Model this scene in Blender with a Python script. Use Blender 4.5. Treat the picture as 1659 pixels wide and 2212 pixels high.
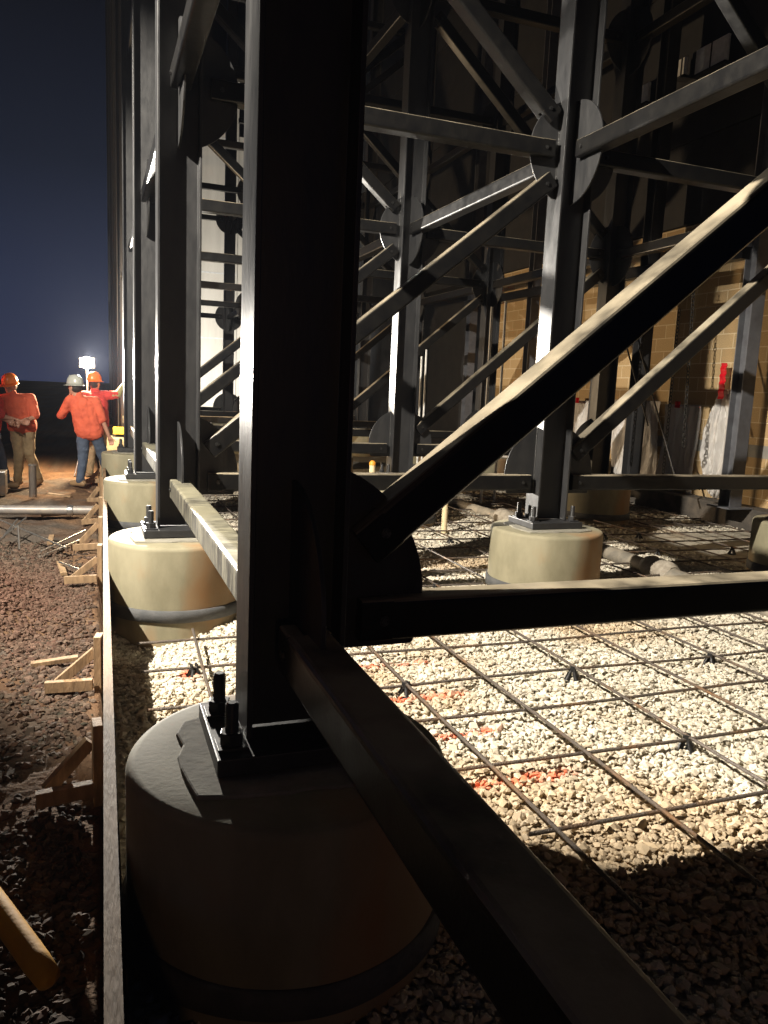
import bpy, math, random
import numpy as np
from mathutils import Vector, Matrix

# ------------------------------------------------------------------ scene, camera, sky, lights
S = bpy.context.scene
for o in list(bpy.data.objects): bpy.data.objects.remove(o)
col = S.collection
rng = np.random.default_rng(7); random.seed(7)

cam_d = bpy.data.cameras.new('camera'); cam = bpy.data.objects.new('camera', cam_d); col.objects.link(cam)
S.camera = cam
R_ = (0.93762, -0.34490, 0.04377); D_ = (-0.01199, -0.15790, -0.98738); F_ = (0.34746, 0.92526, -0.15219)
cam.matrix_world = Matrix(((R_[0], -D_[0], -F_[0], 0.0), (R_[1], -D_[1], -F_[1], 0.0), (R_[2], -D_[2], -F_[2], 1.6), (0, 0, 0, 1)))
cam_d.sensor_fit = 'VERTICAL'; cam_d.sensor_height = 24.0
cam_d.lens = 24.0 * 1670.0 / 2212.0
cam_d.clip_start = 0.02; cam_d.clip_end = 2000

S.view_settings.view_transform = 'Standard'; S.view_settings.look = 'None'
S.view_settings.exposure = 0.0; S.view_settings.gamma = 1.0
S.render.resolution_x = 768; S.render.resolution_y = 1024

W = bpy.data.worlds.new('World'); S.world = W; W.use_nodes = True
nt = W.node_tree; nt.nodes.clear()
tc = nt.nodes.new('ShaderNodeTexCoord'); sp = nt.nodes.new('ShaderNodeSeparateXYZ'); rp = nt.nodes.new('ShaderNodeValToRGB')
bg = nt.nodes.new('ShaderNodeBackground'); wo = nt.nodes.new('ShaderNodeOutputWorld')
nt.links.new(tc.outputs['Generated'], sp.inputs[0]); nt.links.new(sp.outputs['Z'], rp.inputs[0])
nt.links.new(rp.outputs[0], bg.inputs[0]); nt.links.new(bg.outputs[0], wo.inputs[0])
cr = rp.color_ramp
cr.elements[0].position = 0.0; cr.elements[0].color = (0.026, 0.033, 0.074, 1)
cr.elements[1].position = 0.40; cr.elements[1].color = (0.0012, 0.0018, 0.0050, 1)
e = cr.elements.new(0.10); e.color = (0.018, 0.025, 0.056, 1)
e = cr.elements.new(0.24); e.color = (0.0062, 0.0092, 0.020, 1)
bg.inputs[1].default_value = 1.0

def lamp(name, kind, loc, power, color, target=None, **kw):
    d = bpy.data.lights.new(name, kind); d.energy = power; d.color = color
    for k, v in kw.items(): setattr(d, k, v)
    o = bpy.data.objects.new(name, d); col.objects.link(o); o.location = loc
    if target is not None:
        o.rotation_euler = (Vector(target) - Vector(loc)).to_track_quat('-Z', 'Y').to_euler()
    return o
LT = (-3.40, 3.45, 6.0)          # flood lamp on its tower, just out of frame on the left
LW = (-0.14, 14.6, 1.90)          # worklight behind the crew
lamp('flood_light', 'SPOT', LT, 8600, (1.0, 0.915, 0.78), (LT[0] + 0.837, LT[1] + 0.427, LT[2] - 0.342),
     spot_size=math.radians(94), spot_blend=0.22, shadow_soft_size=0.035)
lamp('work_light', 'POINT', (LW[0], LW[1] - 0.12, LW[2]), 1300, (1.0, 0.72, 0.42), shadow_soft_size=0.06)
lamp('work_light_beam', 'SPOT', (LW[0], LW[1] - 0.13, LW[2]), 15000, (1.0, 0.95, 0.86), (LW[0] + 0.22, LW[1] - 1.13, LW[2] + 0.12), spot_size=math.radians(50), spot_blend=0.6, shadow_soft_size=0.07)

lamp('rear_fill_light', 'POINT', (-1.2, -8.5, 2.6), 95, (1.0, 0.56, 0.30), shadow_soft_size=0.15)  # added fill lamp, unseen behind the camera, lifts the dark foreground

# ------------------------------------------------------------------ materials
def mat(name, base=(0.5, 0.5, 0.5), rough=0.6, metal=0.0, c2=None, scale=6.0, detail=5.0, lo=0.35, hi=0.65,
        bump=0.0, bscale=40.0, rough2=None, emit=None, estr=0.0, spec=None, alpha=None, stretch=None, c3=None, s3=2.0, trans=0.0):
    m = bpy.data.materials.new(name); m.use_nodes = True
    n = m.node_tree; b = n.nodes['Principled BSDF']
    b.inputs['Base Color'].default_value = (*base, 1); b.inputs['Roughness'].default_value = rough
    b.inputs['Metallic'].default_value = metal
    if spec is not None: b.inputs['Specular IOR Level'].default_value = spec
    if trans: b.inputs['Transmission Weight'].default_value = trans
    if alpha is not None: b.inputs['Alpha'].default_value = alpha
    if emit: b.inputs['Emission Color'].default_value = (*emit, 1); b.inputs['Emission Strength'].default_value = estr
    t = n.nodes.new('ShaderNodeTexCoord'); src = t.outputs['Object']
    if stretch:
        mp = n.nodes.new('ShaderNodeMapping'); mp.inputs['Scale'].default_value = stretch
        n.links.new(src, mp.inputs[0]); src = mp.outputs[0]
    last = None
    if c2 is not None:
        nz = n.nodes.new('ShaderNodeTexNoise'); nz.inputs['Scale'].default_value = scale; nz.inputs['Detail'].default_value = detail
        nz.inputs['Roughness'].default_value = 0.62
        n.links.new(src, nz.inputs['Vector'])
        r = n.nodes.new('ShaderNodeValToRGB'); r.color_ramp.elements[0].position = lo; r.color_ramp.elements[1].position = hi
        r.color_ramp.elements[0].color = (*base, 1); r.color_ramp.elements[1].color = (*c2, 1)
        n.links.new(nz.outputs['Fac'], r.inputs[0]); last = r.outputs[0]
        if c3 is not None:
            n3 = n.nodes.new('ShaderNodeTexNoise'); n3.inputs['Scale'].default_value = s3; n3.inputs['Detail'].default_value = 6
            n.links.new(src, n3.inputs['Vector'])
            r3 = n.nodes.new('ShaderNodeValToRGB'); r3.color_ramp.elements[0].position = 0.52; r3.color_ramp.elements[1].position = 0.68
            n.links.new(n3.outputs['Fac'], r3.inputs[0])
            mx = n.nodes.new('ShaderNodeMix'); mx.data_type = 'RGBA'
            n.links.new(r3.outputs[0], mx.inputs['Factor']); n.links.new(last, mx.inputs['A']); mx.inputs['B'].default_value = (*c3, 1)
            last = mx.outputs['Result']
        n.links.new(last, b.inputs['Base Color'])
        if rough2 is not None:
            mr = n.nodes.new('ShaderNodeMapRange'); mr.inputs['To Min'].default_value = rough; mr.inputs['To Max'].default_value = rough2
            mr.inputs['From Min'].default_value = 0.3; mr.inputs['From Max'].default_value = 0.7
            n.links.new(nz.outputs['Fac'], mr.inputs['Value']); n.links.new(mr.outputs[0], b.inputs['Roughness'])
    if bump:
        nb = n.nodes.new('ShaderNodeTexNoise'); nb.inputs['Scale'].default_value = bscale; nb.inputs['Detail'].default_value = 6
        n.links.new(src, nb.inputs['Vector'])
        bp = n.nodes.new('ShaderNodeBump'); bp.inputs['Strength'].default_value = bump; bp.inputs['Distance'].default_value = 0.01
        n.links.new(nb.outputs['Fac'], bp.inputs['Height']); n.links.new(bp.outputs[0], b.inputs['Normal'])
    return m

STEEL = mat('black_painted_steel', (0.021, 0.0215, 0.023), 0.33, 0.0, (0.030, 0.030, 0.031), 14, rough2=0.48, bump=0.05, bscale=90, stretch=(1, 1, 0.35))
STRUTM = mat('black_strut_paint', (0.0065, 0.0065, 0.007), 0.28, 0.0, (0.010, 0.0095, 0.009), 12, rough2=0.40, bump=0.06, bscale=90, spec=0.32)
DUSTY = mat('dusty_strut_paint', (0.035, 0.034, 0.032), 0.36, 0.0, (0.17, 0.16, 0.12), 5, lo=0.42, hi=0.62, rough2=0.7, bump=0.25, bscale=30, stretch=(5.0, 1.0, 1.0))
BOLT = mat('bolt_steel', (0.10, 0.10, 0.10), 0.35, 0.8, (0.03, 0.03, 0.03), 40, bump=0.3, bscale=200)
WELD = mat('weld_bead', (0.05, 0.05, 0.05), 0.3, 0.3, bump=0.9, bscale=160)
CONC = mat('pier_concrete', (0.185, 0.168, 0.108), 0.8, 0.0, (0.265, 0.24, 0.16), 4.5, detail=12, c3=(0.27, 0.145, 0.06), s3=1.6, bump=0.06, bscale=60, stretch=(1, 1, 0.5))
CONCT = mat('cast_concrete_top', (0.17, 0.16, 0.13), 0.9, 0.0, (0.26, 0.245, 0.20), 9, detail=8, bump=0.08, bscale=45)
FOAM = mat('grey_foam_ring', (0.055, 0.057, 0.06), 0.8, 0.0, (0.085, 0.085, 0.085), 12, bump=0.3, bscale=60)
WOOD = mat('form_lumber', (0.26, 0.17, 0.095), 0.75, 0.0, (0.14, 0.09, 0.05), 4, detail=8, bump=0.4, bscale=25, stretch=(6, 0.6, 6))
WOODN = mat('new_lumber', (0.32, 0.21, 0.115), 0.75, 0.0, (0.17, 0.11, 0.06), 5, detail=6, bump=0.3, bscale=30, stretch=(4, 4, 1))
REBARM = mat('rebar_steel', (0.12, 0.10, 0.085), 0.55, 0.45, (0.24, 0.13, 0.06), 5, lo=0.5, hi=0.75, bump=0.9, bscale=150)
PLAST = mat('black_plastic', (0.012, 0.012, 0.013), 0.45, bump=0.2, bscale=80)
PIPEM = mat('muddy_pipe', (0.16, 0.145, 0.12), 0.6, 0.0, (0.30, 0.26, 0.20), 8, bump=0.6, bscale=30)
PIPEG = mat('grey_pipe', (0.17, 0.16, 0.16), 0.45, 0.2, (0.27, 0.23, 0.19), 9, bump=0.2, bscale=30)
def lit_dust_top(m, c, k=1.0):  # pales up-facing faces: lamplit tops painted in along with dust
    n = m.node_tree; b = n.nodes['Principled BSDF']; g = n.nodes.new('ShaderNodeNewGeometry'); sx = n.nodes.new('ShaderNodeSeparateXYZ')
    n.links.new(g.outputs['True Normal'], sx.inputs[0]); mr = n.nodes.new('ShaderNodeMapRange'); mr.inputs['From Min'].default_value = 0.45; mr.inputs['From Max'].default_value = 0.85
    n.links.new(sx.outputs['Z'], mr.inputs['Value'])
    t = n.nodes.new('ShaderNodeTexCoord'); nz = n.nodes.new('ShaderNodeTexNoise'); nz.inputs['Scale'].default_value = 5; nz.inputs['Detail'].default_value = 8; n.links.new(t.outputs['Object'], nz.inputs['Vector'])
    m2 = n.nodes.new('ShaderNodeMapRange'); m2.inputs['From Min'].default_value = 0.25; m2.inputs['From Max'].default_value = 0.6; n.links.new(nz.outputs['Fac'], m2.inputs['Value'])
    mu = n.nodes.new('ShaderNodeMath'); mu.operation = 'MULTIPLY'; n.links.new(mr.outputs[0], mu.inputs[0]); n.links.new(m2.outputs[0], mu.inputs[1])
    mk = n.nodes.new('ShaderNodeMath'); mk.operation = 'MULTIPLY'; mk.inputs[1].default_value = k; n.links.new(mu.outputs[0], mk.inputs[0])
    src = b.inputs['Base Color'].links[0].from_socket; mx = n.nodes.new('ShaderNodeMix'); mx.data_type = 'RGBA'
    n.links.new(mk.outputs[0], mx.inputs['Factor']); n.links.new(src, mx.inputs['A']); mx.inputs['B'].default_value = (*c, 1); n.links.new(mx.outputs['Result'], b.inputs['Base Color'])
lit_dust_top(STRUTM, (0.42, 0.36, 0.26), 0.85); lit_dust_top(DUSTY, (0.26, 0.24, 0.16), 0.6)  # strut and brace tops coloured pale to stand in for lamplight
GALV = mat('bare_metal', (0.55, 0.54, 0.52), 0.3, 0.9, (0.4, 0.4, 0.4), 20, bump=0.1)
YEL = mat('yellow_plastic', (0.60, 0.30, 0.010), 0.7, 0.0, (0.50, 0.24, 0.008), 9, bump=0.15, bscale=60)
YTAPE = mat('yellow_strap', (0.75, 0.62, 0.05), 0.5)
RED = mat('red_tape', (0.62, 0.012, 0.02), 0.25, 0.0, (0.45, 0.008, 0.02), 25, bump=0.9, bscale=70)
DARKM = mat('dark_cladding', (0.018, 0.018, 0.020), 0.8, 0.0, (0.028, 0.027, 0.027), 3, bump=0.2)
PALE = mat('pale_wrapped_wall', (0.48, 0.45, 0.39), 0.6, 0.0, (0.66, 0.62, 0.55), 0.9, detail=8, bump=0.5, bscale=4, stretch=(1.5, 1, 0.25))
WHITEM = mat('white_post_paint', (0.68, 0.68, 0.66), 0.5, 0.0, (0.5, 0.5, 0.48), 12)
CHAINM = mat('chain_metal', (0.035, 0.033, 0.03), 0.5, 0.7)
CANDLE = mat('cream_plastic_cap', (0.75, 0.62, 0.38), 0.5)
ORANGEC = mat('orange_tip', (0.75, 0.30, 0.03), 0.5)

def block_mat():
    m = bpy.data.materials.new('tan_block_masonry'); m.use_nodes = True
    n = m.node_tree; b = n.nodes['Principled BSDF']; b.inputs['Roughness'].default_value = 0.9
    t = n.nodes.new('ShaderNodeTexCoord'); mp = n.nodes.new('ShaderNodeSeparateXYZ'); cb = n.nodes.new('ShaderNodeCombineXYZ')
    n.links.new(t.outputs['Object'], mp.inputs[0]); n.links.new(mp.outputs['Y'], cb.inputs['X']); n.links.new(mp.outputs['Z'], cb.inputs['Y'])
    br = n.nodes.new('ShaderNodeTexBrick'); br.inputs['Scale'].default_value = 1.0
    br.inputs['Brick Width'].default_value = 0.406; br.inputs['Row Height'].default_value = 0.203
    br.inputs['Mortar Size'].default_value = 0.008; br.inputs['Mortar Smooth'].default_value = 0.2
    br.inputs['Color1'].default_value = (0.42, 0.29, 0.145, 1); br.inputs['Color2'].default_value = (0.50, 0.36, 0.19, 1)
    br.inputs['Mortar'].default_value = (0.66, 0.54, 0.35, 1)
    n.links.new(cb.outputs[0], br.inputs['Vector'])
    nz = n.nodes.new('ShaderNodeTexNoise'); nz.inputs['Scale'].default_value = 60; nz.inputs['Detail'].default_value = 8
    n.links.new(t.outputs['Object'], nz.inputs['Vector'])
    mx = n.nodes.new('ShaderNodeMix'); mx.data_type = 'RGBA'; mx.blend_type = 'MULTIPLY'; mx.inputs['Factor'].default_value = 0.5
    n.links.new(br.outputs['Color'], mx.inputs['A']); n.links.new(nz.outputs['Fac'], mx.inputs['B'])
    mm = n.nodes.new('ShaderNodeMix'); mm.data_type = 'RGBA'; mm.blend_type = 'MULTIPLY'; mm.inputs['Factor'].default_value = 1.0
    mm.inputs['B'].default_value = (1.25, 1.25, 1.25, 1)
    n.links.new(mx.outputs['Result'], mm.inputs['A']); n.links.new(mm.outputs['Result'], b.inputs['Base Color'])
    bp = n.nodes.new('ShaderNodeBump'); bp.inputs['Strength'].default_value = 0.6; bp.inputs['Distance'].default_value = 0.006; bp.invert = True
    n.links.new(br.outputs['Fac'], bp.inputs['Height'])
    b2 = n.nodes.new('ShaderNodeBump'); b2.inputs['Strength'].default_value = 0.4; b2.inputs['Distance'].default_value = 0.004
    n.links.new(nz.outputs['Fac'], b2.inputs['Height']); n.links.new(bp.outputs[0], b2.inputs['Normal']); n.links.new(b2.outputs[0], b.inputs['Normal'])
    return m
BLOCK = block_mat()

def sheeting_mat():
    m = bpy.data.materials.new('clear_plastic_sheeting'); m.use_nodes = True
    n = m.node_tree; b = n.nodes['Principled BSDF']
    b.inputs['Base Color'].default_value = (0.74, 0.72, 0.70, 1); b.inputs['Roughness'].default_value = 0.22; b.inputs['Alpha'].default_value = 0.62
    t = n.nodes.new('ShaderNodeTexCoord'); mp = n.nodes.new('ShaderNodeMapping'); mp.inputs['Scale'].default_value = (1, 3.0, 0.7)
    n.links.new(t.outputs['Object'], mp.inputs[0])
    nb = n.nodes.new('ShaderNodeTexNoise'); nb.inputs['Scale'].default_value = 4; nb.inputs['Detail'].default_value = 8; nb.inputs['Distortion'].default_value = 1.2
    n.links.new(mp.outputs[0], nb.inputs['Vector'])
    bp = n.nodes.new('ShaderNodeBump'); bp.inputs['Strength'].default_value = 1.0; bp.inputs['Distance'].default_value = 0.06
    n.links.new(nb.outputs['Fac'], bp.inputs['Height']); n.links.new(bp.outputs[0], b.inputs['Normal'])
    return m
SHEET = sheeting_mat()

def attr_mat(name, rough=0.85, mult=1.0, bump=0.0):
    m = bpy.data.materials.new(name); m.use_nodes = True
    n = m.node_tree; b = n.nodes['Principled BSDF']; b.inputs['Roughness'].default_value = rough
    b.inputs['Specular IOR Level'].default_value = 0.15
    a = n.nodes.new('ShaderNodeAttribute'); a.attribute_name = 'col'
    n.links.new(a.outputs['Color'], b.inputs['Base Color'])
    if bump:
        t = n.nodes.new('ShaderNodeTexCoord')
        nb = n.nodes.new('ShaderNodeTexNoise'); nb.inputs['Scale'].default_value = 30; nb.inputs['Detail'].default_value = 10
        n.links.new(t.outputs['Object'], nb.inputs['Vector'])
        bp = n.nodes.new('ShaderNodeBump'); bp.inputs['Strength'].default_value = bump; bp.inputs['Distance'].default_value = 0.03
        n.links.new(nb.outputs['Fac'], bp.inputs['Height']); n.links.new(bp.outputs[0], b.inputs['Normal'])
    return m
STONEM = attr_mat('crushed_stone'); SOIL = attr_mat('bare_soil', 0.95, bump=0.9)

# ------------------------------------------------------------------ mesh helpers
def tag(o, label=None, cat=None, group=None, kind=None):
    if label: o['label'] = label
    if cat: o['category'] = cat
    if group: o['group'] = group
    if kind: o['kind'] = kind
    return o

class MB:
    def __init__(s): s.v = []; s.f = []; s.sm = []
    def add(s, vs, fs, smooth=False):
        k = len(s.v); s.v += [tuple(v) for v in vs]; s.f += [tuple(i + k for i in f) for f in fs]; s.sm += [smooth] * len(fs); return s
    def box(s, x0, x1, y0, y1, z0, z1, M=None):
        vs = [(x0, y0, z0), (x1, y0, z0), (x1, y1, z0), (x0, y1, z0), (x0, y0, z1), (x1, y0, z1), (x1, y1, z1), (x0, y1, z1)]
        if M is not None: vs = [M @ Vector(v) for v in vs]
        return s.add(vs, [(0, 3, 2, 1), (4, 5, 6, 7), (0, 1, 5, 4), (1, 2, 6, 5), (2, 3, 7, 6), (3, 0, 4, 7)])
    def bar(s, a, b, w, h, up=(0, 0, 1), ch=0.0):
        # rectangular bar from a to b; w across, h along 'up'; ch rounds the corners
        a, b = Vector(a), Vector(b); d = (b - a).normalized(); upv = Vector(up)
        if abs(d.dot(upv)) > 0.98: upv = Vector((0, 1, 0))
        sx = d.cross(upv).normalized(); uz = sx.cross(d).normalized()
        prof = []
        if ch > 0:
            for (cx, cy, a0) in ((w/2-ch, h/2-ch, 0), (-w/2+ch, h/2-ch, 90), (-w/2+ch, -h/2+ch, 180), (w/2-ch, -h/2+ch, 270)):
                for q in range(4):
                    t = math.radians(a0 + q * 30); prof.append((cx + ch*math.cos(t), cy + ch*math.sin(t)))
        else: prof = [(w/2, h/2), (-w/2, h/2), (-w/2, -h/2), (w/2, -h/2)]
        n = len(prof)
        vs = [a + sx*p[0] + uz*p[1] for p in prof] + [b + sx*p[0] + uz*p[1] for p in prof]
        fs = [(i, (i+1) % n, (i+1) % n + n, i+n) for i in range(n)]
        s.add(vs, fs); s.add(vs[:n], [tuple(range(n))[::-1]]); return s.add(vs[n:], [tuple(range(n))])
    def tube(s, pts, rad, n=10, cap=True):
        pts = [Vector(p) for p in pts]; rs = rad if isinstance(rad, (list, tuple)) else [rad]*len(pts)
        d0 = (pts[1]-pts[0]).normalized(); up = Vector((0, 0, 1)) if abs(d0.z) < .9 else Vector((0, 1, 0))
        vs = []
        for i, p in enumerate(pts):
            d = (pts[min(i+1, len(pts)-1)] - pts[max(i-1, 0)]).normalized()
            a = d.cross(up).normalized(); b = a.cross(d); 
            for q in range(n):
                t = 2*math.pi*q/n; vs.append(p + a*math.cos(t)*rs[i] + b*math.sin(t)*rs[i])
        fs = [(i*n+q, i*n+(q+1) % n, (i+1)*n+(q+1) % n, (i+1)*n+q) for i in range(len(pts)-1) for q in range(n)]
        k = len(s.v); s.add(vs, fs, True)
        if cap: s.add(vs[:n], [tuple(range(n))]); s.add(vs[-n:], [tuple(range(n))[::-1]])
        return s
    def lathe(s, prof, n=72, c=(0, 0), wob=None):
        vs = []
        for (r, z) in prof:
            for q in range(n):
                t = 2*math.pi*q/n; k = 1 + (wob(t, z) if wob else 0)
                vs.append((c[0] + r*k*math.cos(t), c[1] + r*k*math.sin(t), z))
        fs = [(i*n+q, i*n+(q+1) % n, (i+1)*n+(q+1) % n, (i+1)*n+q) for i in range(len(prof)-1) for q in range(n)]
        s.add(vs, fs, True)
        if prof[-1][0] > 1e-4: s.add(vs[-n:], [tuple(range(n))])
        return s
    def prism(s, poly, axis, lo, hi):
        # poly of (u, v); axis 'x' -> (lo..hi, u, v), 'y' -> (u, lo..hi, v), 'z' -> (u, v, lo..hi)
        def P(u, v, w): return {'x': (w, u, v), 'y': (u, w, v), 'z': (u, v, w)}[axis]
        n = len(poly); vs = [P(u, v, lo) for u, v in poly] + [P(u, v, hi) for u, v in poly]
        fs = [(i, (i+1) % n, (i+1) % n + n, i+n) for i in range(n)] + [tuple(range(n))[::-1], tuple(range(n, 2*n))]
        return s.add(vs, fs)
    def mesh(s, name, m):
        me = bpy.data.meshes.new(name); me.from_pydata(s.v, [], s.f); me.materials.append(m)
        me.polygons.foreach_set('use_smooth', s.sm)
        import bmesh
        bm = bmesh.new(); bm.from_mesh(me); bmesh.ops.recalc_face_normals(bm, faces=bm.faces); bm.to_mesh(me); bm.free()
        me.update(); return me
    def build(s, name, m, parent=None, loc=None, bevel=0.0, seg=2):
        o = bpy.data.objects.new(name, s.mesh(name, m)); col.objects.link(o)
        if parent: o.parent = parent
        if loc: o.location = loc
        if bevel:
            b = o.modifiers.new('bevel', 'BEVEL'); b.width = bevel; b.segments = seg; b.limit_method = 'ANGLE'; b.angle_limit = math.radians(40)
        return o

def empty(name, loc=(0, 0, 0), rz=0):
    o = bpy.data.objects.new(name, None); col.objects.link(o); o.location = loc; o.rotation_euler = (0, 0, rz); o.empty_display_size = 0.1
    return o
def children(o): return [c for c in bpy.data.objects if c.parent == o]
KIDS = {}
def copy_tree(o, parent=None, skip=()):
    c = o.copy(); col.objects.link(c)
    if parent: c.parent = parent
    if o.name not in KIDS: KIDS[o.name] = children(o)
    for ch in KIDS[o.name]:
        if ch.get('side') in skip: continue
        copy_tree(ch, c)
    return c

def hash2(ix, iy, seed):
    h = (ix * 374761393 + iy * 668265263 + seed * 1442695041) & 0xffffffff
    h = ((h ^ (h >> 13)) * 1274126177) & 0xffffffff
    return ((h ^ (h >> 16)) & 0xffff) / 65535.0
def vnoise(x, y, seed=0):
    xi = np.floor(x).astype(np.int64); yi = np.floor(y).astype(np.int64); fx = x - xi; fy = y - yi
    fx = fx*fx*(3-2*fx); fy = fy*fy*(3-2*fy)
    a = hash2(xi, yi, seed); b = hash2(xi+1, yi, seed); c = hash2(xi, yi+1, seed); d = hash2(xi+1, yi+1, seed)
    return (a*(1-fx)+b*fx)*(1-fy) + (c*(1-fx)+d*fx)*fy
def fbm(x, y, seed=0, oct=4):
    r = 0; a = 0.5; x = np.asarray(x, float); y = np.asarray(y, float)
    for k in range(oct): r = r + a*vnoise(x, y, seed+k*17); x = x*2.03; y = y*2.03; a *= 0.5
    return r

def np_mesh(name, verts, faces, m, colors=None, smooth=False):
    me = bpy.data.meshes.new(name)
    nv = len(verts); nf = len(faces); k = faces.shape[1]
    me.vertices.add(nv); me.vertices.foreach_set('co', verts.astype(np.float32).ravel())
    me.loops.add(nf*k); me.loops.foreach_set('vertex_index', faces.astype(np.int32).ravel())
    me.polygons.add(nf); me.polygons.foreach_set('loop_start', np.arange(0, nf*k, k, dtype=np.int32))
    me.polygons.foreach_set('loop_total', np.full(nf, k, np.int32))
    me.polygons.foreach_set('use_smooth', np.full(nf, smooth))
    me.materials.append(m); me.update(calc_edges=True)
    if colors is not None:
        at = me.color_attributes.new('col', 'FLOAT_COLOR', 'POINT')
        c4 = np.concatenate([colors, np.ones((nv, 1))], 1).astype(np.float32); at.data.foreach_set('color', c4.ravel())
    o = bpy.data.objects.new(name, me); col.objects.link(o); return o

def grid_mesh(name, xs, ys, hf, cf, m):
    X, Y = np.meshgrid(xs, ys); Z = hf(X, Y)
    v = np.stack([X, Y, Z], -1).reshape(-1, 3); nx, ny = len(xs), len(ys)
    i = np.arange(nx-1)[None, :] + (np.arange(ny-1)*nx)[:, None]; i = i.ravel()
    f = np.stack([i, i+1, i+1+nx, i+nx], 1)
    return np_mesh(name, v, f, m, cf(X, Y).reshape(-1, 3), True)

# ------------------------------------------------------------------ layout numbers
CX = [0.525, 3.51, 6.40]                       # column centres across
def CY(j): return 2.14 + 3.37*j                 # rows, going away
ZB = 0.62; LEV = [0.93, 3.50, 6.10, 8.70]
def board_x(y): return 0.0 + 0.0078*(y - 1.5)

# ------------------------------------------------------------------ ground
def dirt_h(X, Y):
    h = -0.07 + 0.10*(fbm(X*1.1, Y*1.1, 3) - 0.47) + 0.07*(fbm(X*6, Y*6, 9, 5) - 0.47)*np.exp(-np.maximum(0, np.abs(X+1)-6)/6)
    h = h + 0.30*np.exp(-(((X+0.95)/0.40)**2 + ((Y-6.0)/0.85)**2))
    h = h + 0.16*np.exp(-(((X+1.3)/0.5)**2 + ((Y-9.3)/0.35)**2)) + 0.10*np.exp(-(((X+0.7)/0.3)**2 + ((Y-11.0)/0.3)**2))
    h = np.where(X > 0.02, -0.32, h)
    h = h - 0.8*np.clip((Y-17)/25, 0, 1)*(X < 0.02)
    return h
def dirt_c(X, Y):
    n = fbm(X*3, Y*3, 21); n2 = fbm(X*14, Y*14, 5, 3)
    a = np.array([0.15, 0.085, 0.052]); b = np.array([0.29, 0.175, 0.10]); c = np.array([0.17, 0.14, 0.115])
    t = np.clip((n-0.3)*2.6, 0, 1)[..., None]; r = a*(1-t) + b*t
    k = np.clip((fbm(X*1.6+7, Y*1.6, 33)-0.45)*5, 0, 1)[..., None]
    r = r*(1-k) + c*k
    return r*(0.65+0.7*n2[..., None])*0.55
xs = np.unique(np.concatenate([-np.geomspace(3.6, 400, 26), np.arange(-3.5, 0.101, 0.035), np.geomspace(0.15, 400, 30)]))
ys = np.unique(np.concatenate([-np.geomspace(0.6, 300, 16), np.arange(-0.5, 15.0, 0.045), np.geomspace(15.0, 600, 40)]))
tag(grid_mesh('ground', xs, ys, dirt_h, dirt_c, SOIL), kind='structure')

def grav_h(X, Y):
    h = 0.028*(fbm(X*1.3, Y*1.3, 51) - 0.47)
    h = h - 0.13*np.exp(-(((X-0.22)/0.42)**2 + ((Y-4.98)/0.42)**2))
    h = h + 0.03*np.exp(-(((X-0.95)/0.3)**2 + ((Y-4.9)/0.4)**2))
    return h
PAINT = [((1.42, 2.66), (1.92, 2.68)), ((1.38, 4.09), (1.85, 4.09)), ((1.38, 3.58), (1.85, 3.58)), ((1.42, 3.12), (1.80, 3.12))]
def grav_c(X, Y, v=None):
    base = np.array([0.50, 0.445, 0.345]); light = np.array([0.68, 0.63, 0.53]); brown = np.array([0.40, 0.26, 0.12])
    if v is None: v = fbm(X*30, Y*30, 4, 3)
    r = base*(1-v[..., None]) + light*v[..., None]
    k = np.clip((fbm(X*0.9+3, Y*0.9+11, 61)-0.56)*5.0, 0, 0.75)[..., None]
    r = r*(1-k) + (r*0.25 + brown*0.75)*k
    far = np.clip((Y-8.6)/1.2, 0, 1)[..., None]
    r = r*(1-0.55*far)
    org = np.array([0.82, 0.20, 0.10]); pm = np.zeros(np.shape(X))
    for (a, b) in PAINT:
        dx = np.maximum(0, np.maximum(a[0]-X, X-b[0])); d = np.sqrt(dx**2 + (Y-a[1])**2)
        pm = np.maximum(pm, np.clip((0.038 - d + 0.07*(fbm(X*16, Y*16, 88, 3)-0.45))*30, 0, 0.9)*(fbm(X*70, Y*70, 12, 2) > 0.27))
    d = np.sqrt((X-0.47)**2 + ((Y-4.22)*0.6)**2); pm = np.maximum(pm, np.clip((0.06-d)*40, 0, 0.9))
    return r*(1-pm[..., None]) + org*pm[..., None]
gx = np.concatenate([np.arange(0.06, 6.5, 0.04), np.arange(6.5, 8.41, 0.08)]); gy = np.concatenate([np.arange(-1.5, 9, 0.05), np.arange(9, 27.9, 0.15)])
tag(grid_mesh('gravel_bed', gx, gy, lambda X, Y: grav_h(X, Y)-0.012, lambda X, Y: grav_c(X, Y)*0.8, SOIL), kind='structure')

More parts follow.
